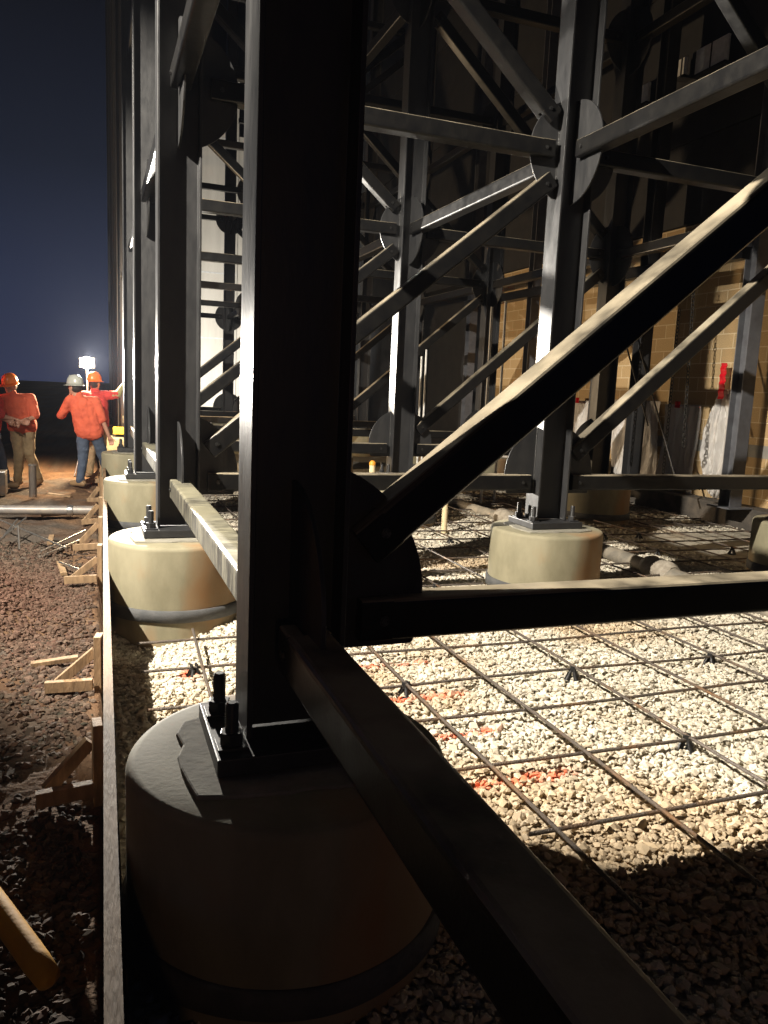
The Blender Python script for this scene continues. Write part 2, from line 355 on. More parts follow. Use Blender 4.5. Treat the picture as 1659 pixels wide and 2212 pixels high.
phi = (1+5**.5)/2
ICO = np.array([(-1, phi, 0), (1, phi, 0), (-1, -phi, 0), (1, -phi, 0), (0, -1, phi), (0, 1, phi), (0, -1, -phi), (0, 1, -phi), (phi, 0, -1), (phi, 0, 1), (-phi, 0, -1), (-phi, 0, 1)])/1.902
ICF = np.array([(0,11,5),(0,5,1),(0,1,7),(0,7,10),(0,10,11),(1,5,9),(5,11,4),(11,10,2),(10,7,6),(7,1,8),(3,9,4),(3,4,2),(3,2,6),(3,6,8),(3,8,9),(4,9,5),(2,4,11),(6,2,10),(8,6,7),(9,8,1)])
def stones(name, X, Y, H, size, colors):
    N = len(X)
    V = np.repeat(ICO[None], N, 0)*(1 + 0.22*rng.standard_normal((N, 12, 1)))
    sc = size[:, None]*np.stack([rng.uniform(0.75, 1.35, N), rng.uniform(0.65, 1.0, N), rng.uniform(0.45, 0.85, N)], 1)
    V = V*sc[:, None, :]
    a = rng.uniform(0, 2*np.pi, N); b = rng.normal(0, 0.5, N)
    ca, sa, cb, sb = np.cos(a), np.sin(a), np.cos(b), np.sin(b)
    y = V[..., 1]*cb[:, None]-V[..., 2]*sb[:, None]; z = V[..., 1]*sb[:, None]+V[..., 2]*cb[:, None]; x = V[..., 0]
    V = np.stack([x*ca[:, None]-y*sa[:, None]+X[:, None], x*sa[:, None]+y*ca[:, None]+Y[:, None], z+H[:, None]], -1)
    Fc = ICF[None]+(np.arange(N)*12)[:, None, None]
    return np_mesh(name, V.reshape(-1, 3), Fc.reshape(-1, 3), STONEM, np.repeat(colors, 12, 0))
def off_pier(X, Y, r=0.455):
    k = np.ones(len(X), bool)
    for cx in CX:
        for j in range(0, 4): k &= (X-cx)**2 + (Y-CY(j)+0.03)**2 > r*r
    return k
N1 = 112000
X = rng.uniform(0.08, 6.2, N1); Y = rng.uniform(0.9, 7.8, N1); k = (X < 0.95*Y + 0.75) & off_pier(X, Y); X, Y = X[k], Y[k]
sz = rng.lognormal(math.log(0.0126), 0.33, len(X)).clip(0.005, 0.030)
v = rng.beta(2.2, 1.6, len(X))
tag(stones('gravel', X, Y, grav_h(X, Y)+rng.uniform(-0.008, 0.010, len(X)), sz, grav_c(X, Y, v)*rng.uniform(0.72, 1.1, (len(X), 1))),
    'pale crushed stone spread under the rebar grid', 'gravel', kind='stuff')
N2 = 34000
X = rng.uniform(0.1, 8.3, N2); Y = rng.uniform(7.8, 13.5, N2); k = off_pier(X, Y); X, Y = X[k], Y[k]
v = rng.beta(2.2, 1.6, len(X))
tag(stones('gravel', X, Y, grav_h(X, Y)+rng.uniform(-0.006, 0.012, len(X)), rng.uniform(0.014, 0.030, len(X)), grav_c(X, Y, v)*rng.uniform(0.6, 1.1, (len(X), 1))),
    'dim crushed stone bed farther back between the rear piers', 'gravel', kind='stuff')
N3 = 22000
X = -np.abs(rng.gamma(1.5, 0.5, N3)) - 0.03; Y = rng.uniform(0.9, 8.5, N3)
k = (fbm(X*1.2, Y*1.2, 71) + 0.25*np.exp(-((X+0.9)**2 + (Y-6)**2)) > 0.50 + 0.1*rng.standard_normal(len(X))); X, Y = X[k], Y[k]
cc = np.array([0.27, 0.19, 0.14])*rng.uniform(0.5, 1.5, (len(X), 1)) + np.array([0.02, 0.0, 0.0])*rng.standard_normal((len(X), 1))
redk = np.exp(-(((X+0.8)/0.7)**2 + ((Y-6.0)/1.2)**2))[:, None]
cc = cc*(1-redk*0.6) + np.array([0.40, 0.20, 0.14])*redk*0.6
tag(stones('dirty_rubble', X, Y, dirt_h(X, Y)+0.004, rng.uniform(0.007, 0.024, len(X)), np.clip(cc*0.30, 0.012, 1)),
    'dirty reddish rubble scattered over the soil left of the form board', 'rubble', kind='stuff')

# ------------------------------------------------------------------ buildings at the back
def wall_thing():
    t = empty('block_wall', (8.4, 0, 0)); tag(t, 'tan concrete block wall standing behind the steel frame on the right', 'wall')
    m = MB(); m.box(0.0, 0.3, 2.0, 16.2, 0.0, 4.28); m.build('wall', BLOCK, t)
    m = MB(); m.box(-0.002, 0.0, 2.0, 16.2, 0.95, 1.12); 
    m.v = [(x-0.004, y, z) for x, y, z in m.v]; m.build('grey_band', mat('grey_joint_band', (0.19, 0.19, 0.18), 0.8, 0, (0.26, 0.25, 0.22), 5), t)
    m = MB(); m.box(-0.35, -0.01, 2.0, 27.9, -0.3, 0.30); m.build('footing', mat('dark_footing', (0.05, 0.045, 0.04), 0.9, 0, (0.10, 0.085, 0.07), 6, bump=0.5), t, bevel=0.02)
    m = MB(); m.box(0.4, 0.7, 16.21, 27.9, 0, 4.28)
    for q in range(10): m.box(-0.03-0.02*(q % 2), 0.29, 2.0, 27.9, 4.30+q*1.2, 4.30+q*1.2+1.19)
    m.build('upper_cladding', DARKM, t)
wall_thing()
t = empty('dark_building', (1.3, 36, 0)); tag(t, 'tall unlit building mass at the far end of the frame rows', 'building')
m = MB(); m.box(0, 30, 0, 8, -0.5, 22); m.build('wall', DARKM, t)
m = MB(); m.box(-0.2, 30.2, -0.2, 8.2, 22.003, 22.5); m.build('roof', DARKM, t)
t = empty('stair_core', (3.35, 27.95, 0)); tag(t, 'pale wrapped wall at the far end, brightly lit between two columns', 'wall')
lamp('core_light', 'SPOT', (3.0, 22.5, 1.2), 2600, (1.0, 0.96, 0.88), (4.3, 28, 3.6), spot_size=math.radians(110), spot_blend=0.5, shadow_soft_size=0.05)
m = MB(); m.box(0, 1.3, 0, 2.5, 0, 12.0); m.box(1.302, 2.1, 0.15, 2.5, 0, 10.0); m.build('wall', PALE, t)
for q in range(5):
    m = MB(); m.box(0.02, 1.28, -0.006, 0.0, 1.0+q*2.2, 1.05+q*2.2); m.build('wrap_seam', WHITEM, t)

# ------------------------------------------------------------------ concrete piers
def make_pier():
    t = empty('concrete_pier'); tag(t, 'x', 'pier', 'round concrete piers under the steel columns')
    m = MB(); r = 0.462
    pr = [(r, -0.45), (r, 0.0), (r, 0.25), (r, 0.525), (r-0.004, 0.540), (r-0.014, 0.549), (r-0.03, 0.552), (r-0.12, 0.554), (r-0.25, 0.556)]
    m.lathe(pr, 96, wob=lambda t, z: 0.0025*math.sin(3*t+z*5)+0.0015*math.sin(11*t))
    m.build('shaft', CONC, t)
    m = MB(); pts = []
    for q in range(28):
        a = 2*math.pi*q/28; k = 1.0/((abs(math.cos(a))/0.315)**5 + (abs(math.sin(a))/0.275)**5)**0.2; k *= (1+0.03*math.sin(q*2.3)+0.02*math.sin(q*0.9)); pts.append((k*math.cos(a), k*math.sin(a)))
    m.prism(pts, 'z', 0.540, 0.5635); m.build('grout_pad', CONCT, t, bevel=0.006)
    m = MB(); rb = r+0.006
    m.lathe([(rb, 0.055), (rb+0.008, 0.058), (rb+0.009, 0.10), (rb+0.008, 0.135), (rb, 0.138)], 96, wob=lambda t, z: 0.006*math.sin(2*t+1)+0.004*math.sin(7*t))
    m.build('foam_ring', FOAM, t)
    return t
def make_column():
    t = empty('steel_column'); tag(t, 'x', 'column', 'steel columns standing on round piers')
    H = 14.0
    m = MB(); fw, tf, tw = 0.098, 0.016, 0.011
    poly = [(-0.14, -fw), (-0.14+tf, -fw), (-0.14+tf, -tw/2), (0.14-tf, -tw/2), (0.14-tf, -fw), (0.14, -fw), (0.14, fw), (0.14-tf, fw), (0.14-tf, tw/2), (-0.14+tf, tw/2), (-0.14+tf, fw), (-0.14, fw)]
    m.prism(poly, 'z', 0.0, H); m.build('shaft', STEEL, t, bevel=0.003)
    m = MB(); m.box(-0.235, 0.235, -0.20, 0.20, -0.052, -0.002); m.build('base_plate', STEEL, t, bevel=0.004)
    for sx in (-1, 1):
        for sy in (-1, 1):
            x, y = sx*0.185, sy*0.115
            m = MB(); m.tube([(x, y, -0.05), (x, y, 0.118), (x, y, 0.124)], [0.0175, 0.0175, 0.013], 14)
            for q in range(14): m.lathe([(0.0180, 0.036+q*0.006), (0.0192, 0.039+q*0.006), (0.0180, 0.042+q*0.006)], 12, (x, y))
            b = m.build('anchor_bolt', STEEL, t)
            m = MB(); hexp = [(x+0.034*math.cos(math.radians(60*q+15)), y+0.034*math.sin(math.radians(60*q+15))) for q in range(6)]
            m.prism(hexp, 'z', 0.006, 0.040); sq = [(x-0.042, y-0.042), (x+0.042, y-0.042), (x+0.042, y+0.042), (x-0.042, y+0.042)]
            m.prism(sq, 'z', -0.002, 0.006); m.build('nut', STEEL, b, bevel=0.002)
    # gusset plates: flat discs cut by the column
    def disc(cz, r, x0, sgn, axis, zlo):
        pts = []; a0 = math.asin(max(-1, min(1, (zlo-cz)/r))) if zlo > cz-r else -math.acos(min(1, x0/r)); a1 = math.acos(min(1, x0/r))
        for q in range(25):
            a = a0 + (a1-a0)*q/24; pts.append((sgn*max(x0, r*math.cos(a)), cz + r*math.sin(a)))
        pts.append((sgn*x0, cz + r*math.sin(a0)))
        m = MB()
        if axis == 'X': m.prism(pts, 'y', -0.0065, 0.0065)
        else: m.prism(pts, 'x', -0.0065, 0.0065)
        return m
    for li, lz in enumerate(LEV[:3]):
        z = lz - ZB; base = (li == 0)
        cz = z + 0.06 if base else z + 0.0
        r = 0.415 if base else 0.385
        zl = z - 0.095 if base else -99
        for s in (-1, 1):
            g_ = disc(cz, r, 0.1415, s, 'X', zl).build('gusset_plate', STEEL, t, bevel=0.0015); g_['side'] = s
            g_ = disc(cz, r-0.06 if base else r, 0.0075, s, 'Y', zl).build('gusset_plate', STEEL, t, bevel=0.0015)
            if base: g_['side'] = 9
            m = MB(); zt = cz + math.sqrt(r*r-0.1415**2); zb = zl if base else 2*cz-zt
            n = 40
            m.tube([(s*0.1425, -0.008, zb + (zt-zb)*q/n) for q in range(n+1)], [0.0045+0.0018*(q % 2) for q in range(n+1)], 6)
            g_ = m.build('weld_bead', WELD, t); g_['side'] = s
    return t
ORD = ['nearest', 'second', 'third', 'fourth', 'fifth', 'sixth', 'seventh', 'farthest']
ROWN = ['left', 'middle', 'right']
pier0 = make_pier(); col0 = make_column()
first = True
for i in range(3):
    for j in range(0, 8 if i == 0 else 7):
        p, c = (pier0 if i == j == 0 else copy_tree(pier0)), copy_tree(col0, None, [(-1,), (9,), (1, 9)][i])
        p.location = (CX[i], CY(j) - 0.03, 0); c.location = (CX[i], CY(j), ZB)
        if i or j: p.rotation_euler = (0, 0, [0, 2.1, 4.0, 1.3, 5.2][(i*3+j) % 5] if False else 0)
        d = {0: 'large foreground', 1: 'sunlit'}.get(j, '')
        p['label'] = '%s round concrete pier in the %s row, carrying a black column' % (ORD[j], ROWN[i])
        c['label'] = '%s black steel H column of the %s row, counted from the camera' % (ORD[j], ROWN[i])

def drop_tree(o):
    for ch in children(o): drop_tree(ch)
    bpy.data.objects.remove(o)
drop_tree(col0)
for o in bpy.data.objects:
    if 'side' in o: del o['side']
# ------------------------------------------------------------------ struts and braces
def make_member(name, L, m_, slot=True):
    # runs along local +X, centred; square tube with rounded corners and slotted ends over the gusset
    t = empty(name)
    m = MB(); w = 0.127; wl = 0.010
    m.bar((0.10, 0, 0), (L-0.10, 0, 0), w, w, (0, 0, 1), 0.016)
    for x0, x1 in ((0, 0.10), (L-0.10, L)):
        for s in (-1, 1):
            y0, y1 = sorted((s*0.012, s*(w/2-0.0)))
            yy = (y0+y1)/2; ww = y1-y0
            m.bar((x0, yy, 0), (x1, yy, 0), ww, w, (0, 0, 1), 0.010)
    m.build('tube', m_, t)
    for xb in (0.07, L-0.07):
        m = MB(); m.tube([(xb, -0.074, 0.0), (xb, 0.074, 0.0)], 0.009, 8)
        for s in (-1, 1):
            hexp = [(xb+0.016*math.cos(math.radians(45*q)), 0.016*math.sin(math.radians(45*q))) for q in range(8)]
            m.prism(hexp, 'y', *sorted((s*0.0645, s*0.071)))
        m.build('bolt', BOLT, t)
    return t
protos = {}
def member(kind, a, b, label, cat, group, m_=STRUTM, key=None):
    a, b = Vector(a), Vector(b); L = (b-a).length; k = key or (kind, round(L, 2), m_.name)
    if k in protos: o = copy_tree(protos[k])
    else: o = make_member(kind, L, m_); protos[k] = o
    o.location = a; d = (b-a).normalized()
    rz = math.atan2(d.y, d.x); ry = -math.asin(d.z)
    o.rotation_euler = (0, ry, rz)
    tag(o, label, cat, group); return o
LN = ['knee height', 'second level', 'third level', 'top level']
G = 0.20
for j in range(7):
    for i in range(2):
        for l in range(4 if j > 2 else 3):
            z = LEV[l]
            member('cross_strut', (CX[i]+G, CY(j), z), (CX[i+1]-G, CY(j), z),
                   '%s black cross strut between %s and %s rows at %s' % (ORD[j], ROWN[i], ROWN[i+1], LN[l]), 'strut', 'horizontal struts across the rows')
        for l in range(3 if j > 2 else 2):
            z0, z1 = LEV[l], LEV[l+1]
            if i == 0 and j >= 4: continue
            if l % 2 == 0: a, b = (CX[i], z0+0.05), (CX[i+1], z1-0.06)
            else: a, b = (CX[i+1], z0+0.06), (CX[i], z1-0.05)
            A = Vector((a[0], CY(j), a[1])); B = Vector((b[0], CY(j), b[1])); d = (B-A).normalized()
            member('diagonal_brace', A+d*0.27, B-d*0.25,
                   '%s diagonal brace between %s and %s rows rising %s from %s' % (ORD[j], ROWN[i], ROWN[i+1], 'right' if l % 2 == 0 else 'left', LN[l]), 'brace', 'diagonal braces across the rows')
for i in range(3):
    for j in range(-1, 7 if i == 0 else 6):
        for l in range(0 if i == 0 else 1, 3):
            z = LEV[l] - (0.035 if l == 0 else 0)
            near = 'the camera and the nearest' if j < 0 else 'the %s and %s' % (ORD[j], ORD[j+1])
            a = (CX[i], CY(j)+0.13, z); b = (CX[i], CY(j+1)-0.13, z)
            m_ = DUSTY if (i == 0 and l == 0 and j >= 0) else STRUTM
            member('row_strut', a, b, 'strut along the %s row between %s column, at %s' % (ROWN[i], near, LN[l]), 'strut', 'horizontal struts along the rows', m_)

# ------------------------------------------------------------------ rebar mat
ZR = 0.055
def rebar(a, b, label, grp, r=0.0085):
    a, b = Vector(a), Vector(b); n = max(2, int((b-a).length/0.45)); pts = []
    ph = random.random()*6
    for q in range(n+1):
        p = a.lerp(b, q/n); p = p + Vector((0.006*math.sin(q*0.9+ph)*(abs((b-a).y) > abs((b-a).x)), 0.006*math.sin(q*0.8+ph)*(abs((b-a).x) > abs((b-a).y)), -0.004*math.sin(q*1.3+ph)))
        pts.append(p)
    m = MB(); m.tube(pts, r, 8); o = m.build('rebar', REBARM); tag(o, label, 'rebar', grp); return o
def segs(fixed, lo, hi, along):
    cuts = []
    for cx in CX:
        for j in range(0, 8):
            c = (cx, CY(j)-0.03); f, g = (c[0], c[1]) if along == 'y' else (c[1], c[0])
            if abs(f-fixed) < 0.50: h = math.sqrt(0.5**2-(f-fixed)**2); cuts.append((g-h, g+h))
    cuts.sort(); s = lo; out = []
    for a, b in cuts:
        if a > s: out.append((s, min(a, hi)))
        s = max(s, b)
        if s >= hi: break
    if s < hi: out.append((s, hi))
    return [(a, b) for a, b in out if b-a > 0.25]
XB = [1.54, 2.01, 2.59, 3.10, 3.61, 4.08, 4.60, 5.10, 5.62, 6.12, 6.64, 7.15, 7.68]
YB = [2.21, 2.71, 3.21, 3.65, 4.18, 4.66, 5.15, 5.62, 6.10, 6.58, 7.05, 7.52, 8.0, 8.5, 9.0, 9.5, 10.0, 10.5, 11.0, 11.5, 12.0, 12.5]
def nth(k): return ['first', 'second', 'third', 'fourth', 'fifth', 'sixth', 'seventh', 'eighth', 'ninth', 'tenth', 'eleventh', 'twelfth', 'thirteenth', 'fourteenth', 'fifteenth', 'sixteenth', 'seventeenth', 'eighteenth', 'nineteenth', 'twentieth', 'twenty-first', 'twenty-second'][k]
for k, x in enumerate(XB):
    for q, (a, b) in enumerate(segs(x, 1.72 if k < 2 else 1.5, 12.6, 'y')):
        rebar((x, a, ZR+0.016), (x, b, ZR+0.016), '%s rebar from the left running away%s' % (nth(k), '' if q == 0 else ', its %s piece beyond a pier' % nth(q)), 'rebar laid away from the camera')
for k, y in enumerate(YB):
    for q, (a, b) in enumerate(segs(y, 1.44 if k < 1 else 0.21, 7.95, 'x')):
        rebar((a, y, ZR), (b, y, ZR), '%s rebar from the front running across%s' % (nth(k), '' if q == 0 else ', its %s piece past a pier' % nth(q)), 'rebar laid across the gravel')
rebar((0.55, 4.72, 0.10), (0.47, 2.72, 0.10), 'short tilted rebar between the two left piers, left of the nearest column', 'rebar laid away from the camera')

def make_chair():
    t = empty('rebar_chair'); tag(t, 'x', 'rebar support', 'black plastic rebar chairs on the gravel')
    m = MB()
    for k in range(4):
        a = math.pi/4+math.pi/2*k; m.tube([(0.042*math.cos(a), 0.042*math.sin(a), -0.012), (0.013*math.cos(a), 0.013*math.sin(a), ZR-0.008)], [0.015, 0.011], 6)
    m.build('legs', PLAST, t)
    m = MB(); m.box(-0.019, 0.019, -0.016, 0.016, ZR-0.014, ZR-0.0085); m.box(-0.019, -0.012, -0.016, 0.016, ZR-0.0085, ZR+0.022); m.box(0.012, 0.019, -0.016, 0.016, ZR-0.0085, ZR+0.022)
    m.lathe([(0.046, -0.012), (0.046, -0.005), (0.034, -0.004)], 16)
    m.build('saddle', PLAST, t, bevel=0.002)
    return t
ch0 = make_chair(); q = 0
spots = [(1.54, 3.65, 'left below the nearest plate'), (2.59, 3.65, ''), (3.61, 3.65, ''), (2.59, 2.71, ''), (4.60, 3.65, ''), (2.59, 5.62, ''), (2.59, 6.58, ''), (5.10, 5.62, ''), (5.62, 6.58, ''), (4.60, 6.58, ''), (6.64, 6.58, ''), (3.61, 7.52, ''), (4.60, 7.52, ''), (5.62, 7.52, ''), (1.54, 5.62, ''), (1.54, 6.58, ''), (6.12, 7.52, ''), (0.49, 4.18, '')]
for (x, y, s) in spots:
    o = ch0 if q == 0 else copy_tree(ch0); q += 1
    o.location = (x, y, 0); o.rotation_euler = (0, 0, random.random())
    kx = min(range(len(XB)), key=lambda k: abs(XB[k]-x)); ky = min(range(len(YB)), key=lambda k: abs(YB[k]-y))
    o['label'] = 'black rebar chair where the %s bar from the left meets the %s from the front' % (nth(kx), nth(ky)) if x > 1 else 'black rebar chair under the short bar between the two left piers'

# drain pipe in the gravel
t = empty('drain_pipe', (4.95, 0, 0)); tag(t, 'muddy drain pipe with wrapped joint lying across the gravel behind the middle pier', 'pipe')
m = MB(); m.tube([(0.0, 4.3, 0.02), (-0.02, 5.3, 0.05), (0.0, 6.6, 0.07), (0.0, 8.4, 0.06), (-0.02, 10.6, 0.03)], 0.075, 20); m.build('pipe', PIPEM, t)
for yy in (5.75, 8.7):
    m = MB(); m.tube([(0.0, yy-0.20+0.05*q, 0.07) for q in range(9)], [0.076, 0.10, 0.108, 0.098, 0.112, 0.10, 0.115, 0.105, 0.08], 20); m.build('wrapped_joint', mat('wrapped_joint_%d' % int(yy), (0.38, 0.34, 0.28), 0.8, 0, (0.22, 0.19, 0.15), 12, bump=1.0, bscale=22), t)

# ------------------------------------------------------------------ form board with its stakes and kickers
m = MB(); n = 30
for q in range(n):
    ya, yb = 0.6+q*(13.4/n), 0.6+(q+1)*(13.4/n)
    xa, xb = board_x(ya), board_x(yb); w = 0.038
    m.add([(xa, ya, -0.05), (xa+w, ya, -0.05), (xb+w, yb, -0.05), (xb, yb, -0.05), (xa, ya, 0.33), (xa+w, ya, 0.33), (xb+w, yb, 0.33), (xb, yb, 0.33)],
          [(0, 4, 7, 3), (1, 2, 6, 5), (4, 5, 6, 7), (0, 3, 2, 1)] + ([(0, 1, 5, 4)] if q == 0 else []) + ([(3, 7, 6, 2)] if q == n-1 else []))
tag(m.build('form_board', WOOD), 'long weathered form board on edge retaining the gravel on its left side', 'board')
st0 = kk0 = None
KY = [3.15, 4.28, 6.66, 8.0, 9.5, 11.2, 13.3]
for q, y in enumerate(KY):
    x = board_x(y)
    t = empty('form_stake', (x-0.004, y, 0)); tag(t, '%s bracket of stake and sloping kicker bracing the form board, from the front' % nth(q), 'stake', 'wooden stakes bracing the form board')
    t.rotation_euler = (0, 0, random.uniform(-0.22, 0.22))
    m = MB(); m.box(-0.040, -0.002, -0.045, 0.045, -0.30, 0.27+random.uniform(-0.03, 0.03)); m.build('stake', WOODN, t, bevel=0.002)
    ex = random.uniform(0.17, 0.26); zz = random.uniform(0.13, 0.21)
    m = MB(); m.bar((-0.045, 0.04, zz), (-ex, 0.02, -0.03), 0.038, 0.05, (0, 0, 1)); m.build('kicker', WOODN, t, bevel=0.002)
    m = MB(); m.bar((-0.041, -0.075, -0.005), (-ex-0.04, -0.075, -0.015), 0.038, 0.06, (0, 0, 1)); m.build('bottom_rail', WOODN, t, bevel=0.002)

# loose pieces on the soil
t = empty('steel_pipe', (-0.3, 9.75, 0.0)); tag(t, 'long grey pipe with silver coupling lying across the soil on the left', 'pipe')
m = MB(); m.tube([(-2.6, 0.35, 0.02), (-1.0, 0.15, 0.06), (0.28, 0.0, 0.06)], 0.055, 16); m.build('pipe', PIPEG, t)
m = MB(); m.tube([(-0.03, 0.035, 0.06), (0.0, 0.03, 0.06), (0.03, 0.027, 0.06)], [0.062, 0.068, 0.062], 16); m.build('coupling', GALV, t)
rods = [((-1.1, 9.05, 0.14), (-0.28, 7.75, 0.02), 'long thin rod slanting over the soil beyond the reddish mound'),
        ((-0.9, 8.25, 0.0), (-0.78, 8.7, 0.14), 'shiny rod leaning left beyond the reddish mound'),
        ((-0.93, 8.1, 0.0), (-0.70, 8.75, 0.15), 'second shiny rod leaning beside the first one'),
        ((-0.70, 7.95, -0.02), (-0.71, 8.0, 0.20), 'upright short metal rod stuck in soil beyond the mound'),
        ((-0.32, 7.15, 0.02), (-0.10, 6.72, 0.02), 'short bright rod lying near the form board kickers'),
        ((-0.50, 7.7, 0.0), (-0.12, 8.5, 0.05), 'dull rod lying toward the form board'),
        ((-0.44, 7.6, 0.0), (-0.06, 8.2, 0.05), 'dull rod lying nearest to the form board')]
for a, b, lab in rods:
    m = MB(); m.tube([a, b], 0.009, 8); tag(m.build('metal_rod', GALV), lab, 'rod', 'metal rods left on the soil')
t = empty('pipe_stub', (-0.84, 11.7, -0.05)); tag(t, 'short rusty pipe stub standing upright in soil near the workers', 'pipe')
m = MB(); m.tube([(0, 0, 0), (0, 0, 0.44)], 0.05, 16); m.build('pipe', REBARM, t)
m = MB(); m.tube([(0, 0, 0.44), (0, 0, 0.46)], 0.055, 16); m.build('cap', GALV, t)
t = empty('steel_block', (-1.32, 11.9, -0.03)); tag(t, 'dark block with pale lid at the far left beside the workers feet', 'block')
m = MB(); m.box(-0.3, 0.13, -0.15, 0.15, 0, 0.30); m.build('body', REBARM, t, bevel=0.01)
m = MB(); m.box(-0.3, 0.13, -0.15, 0.15, 0.302, 0.325); m.build('lid', GALV, t, bevel=0.004)
for q in range(5):
    x, y = -random.uniform(0.12, 0.6), KY[q+1]+0.45; a = random.uniform(0, 3); L = random.uniform(0.15, 0.4)
    h = float(dirt_h(np.array([x]), np.array([y]))[0]) + 0.03
    m = MB(); m.bar((-L/2, 0, 0), (L/2, 0, 0.02), 0.05, 0.025); o = m.build('wood_scrap', WOODN, None, (x, y, h), bevel=0.002); o.rotation_euler = (0, 0, a)
    tag(o, 'pale wood offcut lying loose on the soil beside the %s bracket of the form board' % nth(q+1), 'wood scrap', 'wood offcuts on the soil')
m = MB(); m.tube([(-0.62, 2.95, 0.10), (-0.45, 2.62, 0.09), (-0.28, 2.27, 0.075), (-0.17, 2.05, 0.055), (-0.135, 1.98, 0.05), (-0.128, 1.968, 0.05)], [0.036, 0.036, 0.036, 0.036, 0.032, 0.012], 20)
tag(m.build('yellow_pipe', YEL), 'yellow plastic pipe end lying on the dark soil at bottom left', 'pipe')
m = MB(); m.box(-0.13, 0.13, -0.05, 0.05, 0, 0.03); m.box(-0.13, 0.13, -0.055, -0.03, -0.1, 0.0)
tag(m.build('yellow_strap', YTAPE, None, (0.42, 15.35, 0.72), bevel=0.005), 'small yellow strap hanging over the fifth pier of the left row', 'strap')

# ------------------------------------------------------------------ things along the wall
def sheet(y0, y1, zt, zb, label, pinch=False, x=8.33):
    t = empty('plastic_sheet', (x, (y0+y1)/2, zt)); tag(t, label, 'plastic sheet', 'plastic sheets hung on the block wall')
    W_ = y1-y0; Hh = zt-zb; nx, nz = 40, 36; V = []; Fc = []
    ph = random.random()*9
    for k in range(nz+1):
        f = k/nz
        wd = (0.12 + 0.88*min(1, f*2.6)**0.6) if pinch else 1.0
        if pinch and f > 0.62: wd = 1.0 - (f-0.62)*2.2
        for i in range(nx+1):
            u = i/nx-0.5
            V.append((-0.05*math.sin(u*34+ph+1.5*math.sin(f*3))*(0.4+0.6*f) - 0.03*math.sin(u*13+f*5+ph) - 0.015*random.random(), u*W_*wd, -f*Hh + 0.03*math.sin(u*9+ph)*(f > 0.9)))
    for k in range(nz):
        for i in range(nx): a = k*(nx+1)+i; Fc.append((a, a+1, a+nx+2, a+nx+1))
    m = MB(); m.add(V, Fc, True); o = m.build('sheet', SHEET, t); so = o.modifiers.new('s', 'SOLIDIFY'); so.thickness = 0.003
    th = 0.5 if pinch else 0.10
    m = MB(); nn = 14; vs = []
    for k in range(nn+1):
        z = 0.36-th*k/nn if pinch else 0.05-th*k/nn
        for s in (-1, 1): vs.append((-0.10+0.012*math.sin(k*2.1), s*(0.055+0.006*math.sin(k*3.1)), z))
    m.add(vs, [(2*k, 2*k+1, 2*k+3, 2*k+2) for k in range(nn)], False); o = m.build('tape', RED, t)
    so = o.modifiers.new('s', 'SOLIDIFY'); so.thickness = 0.004
sheet(8.30, 9.05, 1.86, 0.34, 'gathered clear plastic bundle hung from long red tape at the right', True)
sheet(9.15, 9.9, 1.62, 0.33, 'clear plastic sheet behind the dark wall column at right')
sheet(10.0, 11.2, 1.66, 0.33, 'clear plastic sheet with red tape left of the hanging chains')
sheet(11.4, 12.9, 1.62, 0.33, 'wide clear plastic sheet right of the middle row column')
sheet(13.6, 15.3, 1.60, 0.33, 'clear plastic sheet seen left of the middle row column')
# dark wall columns
def wall_post(x, y, w, m_, label, h=9.0, base=0.30):
    t = empty('wall_column', (x, y, base)); tag(t, label, 'column', 'slim steel columns along the block wall')
    m = MB(); a = w/2
    m.prism([(-a, -a), (a, -a), (a, -a+0.012), (0.005, -a+0.012), (0.005, a-0.012), (a, a-0.012), (a, a), (-a, a), (-a, a-0.012), (-0.005, a-0.012), (-0.005, -a+0.012), (-a, -a+0.012)], 'z', 0.02, h); m.build('shaft', m_, t, bevel=0.002)
    m = MB(); m.box(-a-0.1, a+0.1, -a-0.1, a+0.1, 0, 0.02); m.build('base_plate', m_, t)
GREYP = mat('grey_primer', (0.13, 0.135, 0.15), 0.5, 0, (0.09, 0.09, 0.10), 5, bump=0.15)
wall_post(7.86, 7.92, 0.20, GREYP, 'grey primed column on the footing at the right edge')
wall_post(7.9, 10.05, 0.20, DARKM, 'dark column in front of the block wall near the chains')
wall_post(7.9, 13.4, 0.18, GREYP, 'grey column in front of the block wall seen left of the middle column')
wall_post(7.9, 16.0, 0.18, GREYP, 'farthest grey column in front of the block wall')
for a, b, lab in [((7.75, 8.0, 3.55), (7.75, 16.0, 3.60), 'dark beam running along the block wall above the plastic'), ]:
    m = MB(); m.bar(a, b, 0.13, 0.14, (0, 0, 1)); m.bar((a[0], a[1], a[2]+0.075), (b[0], b[1], b[2]+0.075), 0.18, 0.012); tag(m.build('wall_beam', STRUTM), lab, 'beam')
def chain(a, b, label):
    a, b = Vector(a), Vector(b); L = (b-a).length; n = int(L/0.052); m = MB(); d = (b-a).normalized()
    for q in range(n):
        c = a + d*(0.052*q); pts = []
        for k in range(13):
            t = 2*math.pi*k/12; u = Vector((math.cos(t)*0.022, 0, 0)) if q % 2 else Vector((0, math.cos(t)*0.022, 0)); pts.append(c + u + Vector((0, 0, math.sin(t)*0.034)))
        m.tube(pts, 0.0065, 5, False)
    tag(m.build('hanging_chain', CHAINM), label, 'chain', 'chains hanging near the wall')
chain((7.6, 8.95, 2.9), (7.6, 8.95, 0.5), 'hanging chain in front of the plastic, left of the two central ones')
chain((7.6, 8.72, 3.4), (7.6, 8.60, 1.0), 'hanging chain just beside the gathered sheet')
chain((7.5, 9.55, 3.2), (7.5, 9.55, 0.6), 'hanging chain farthest left by the middle column')
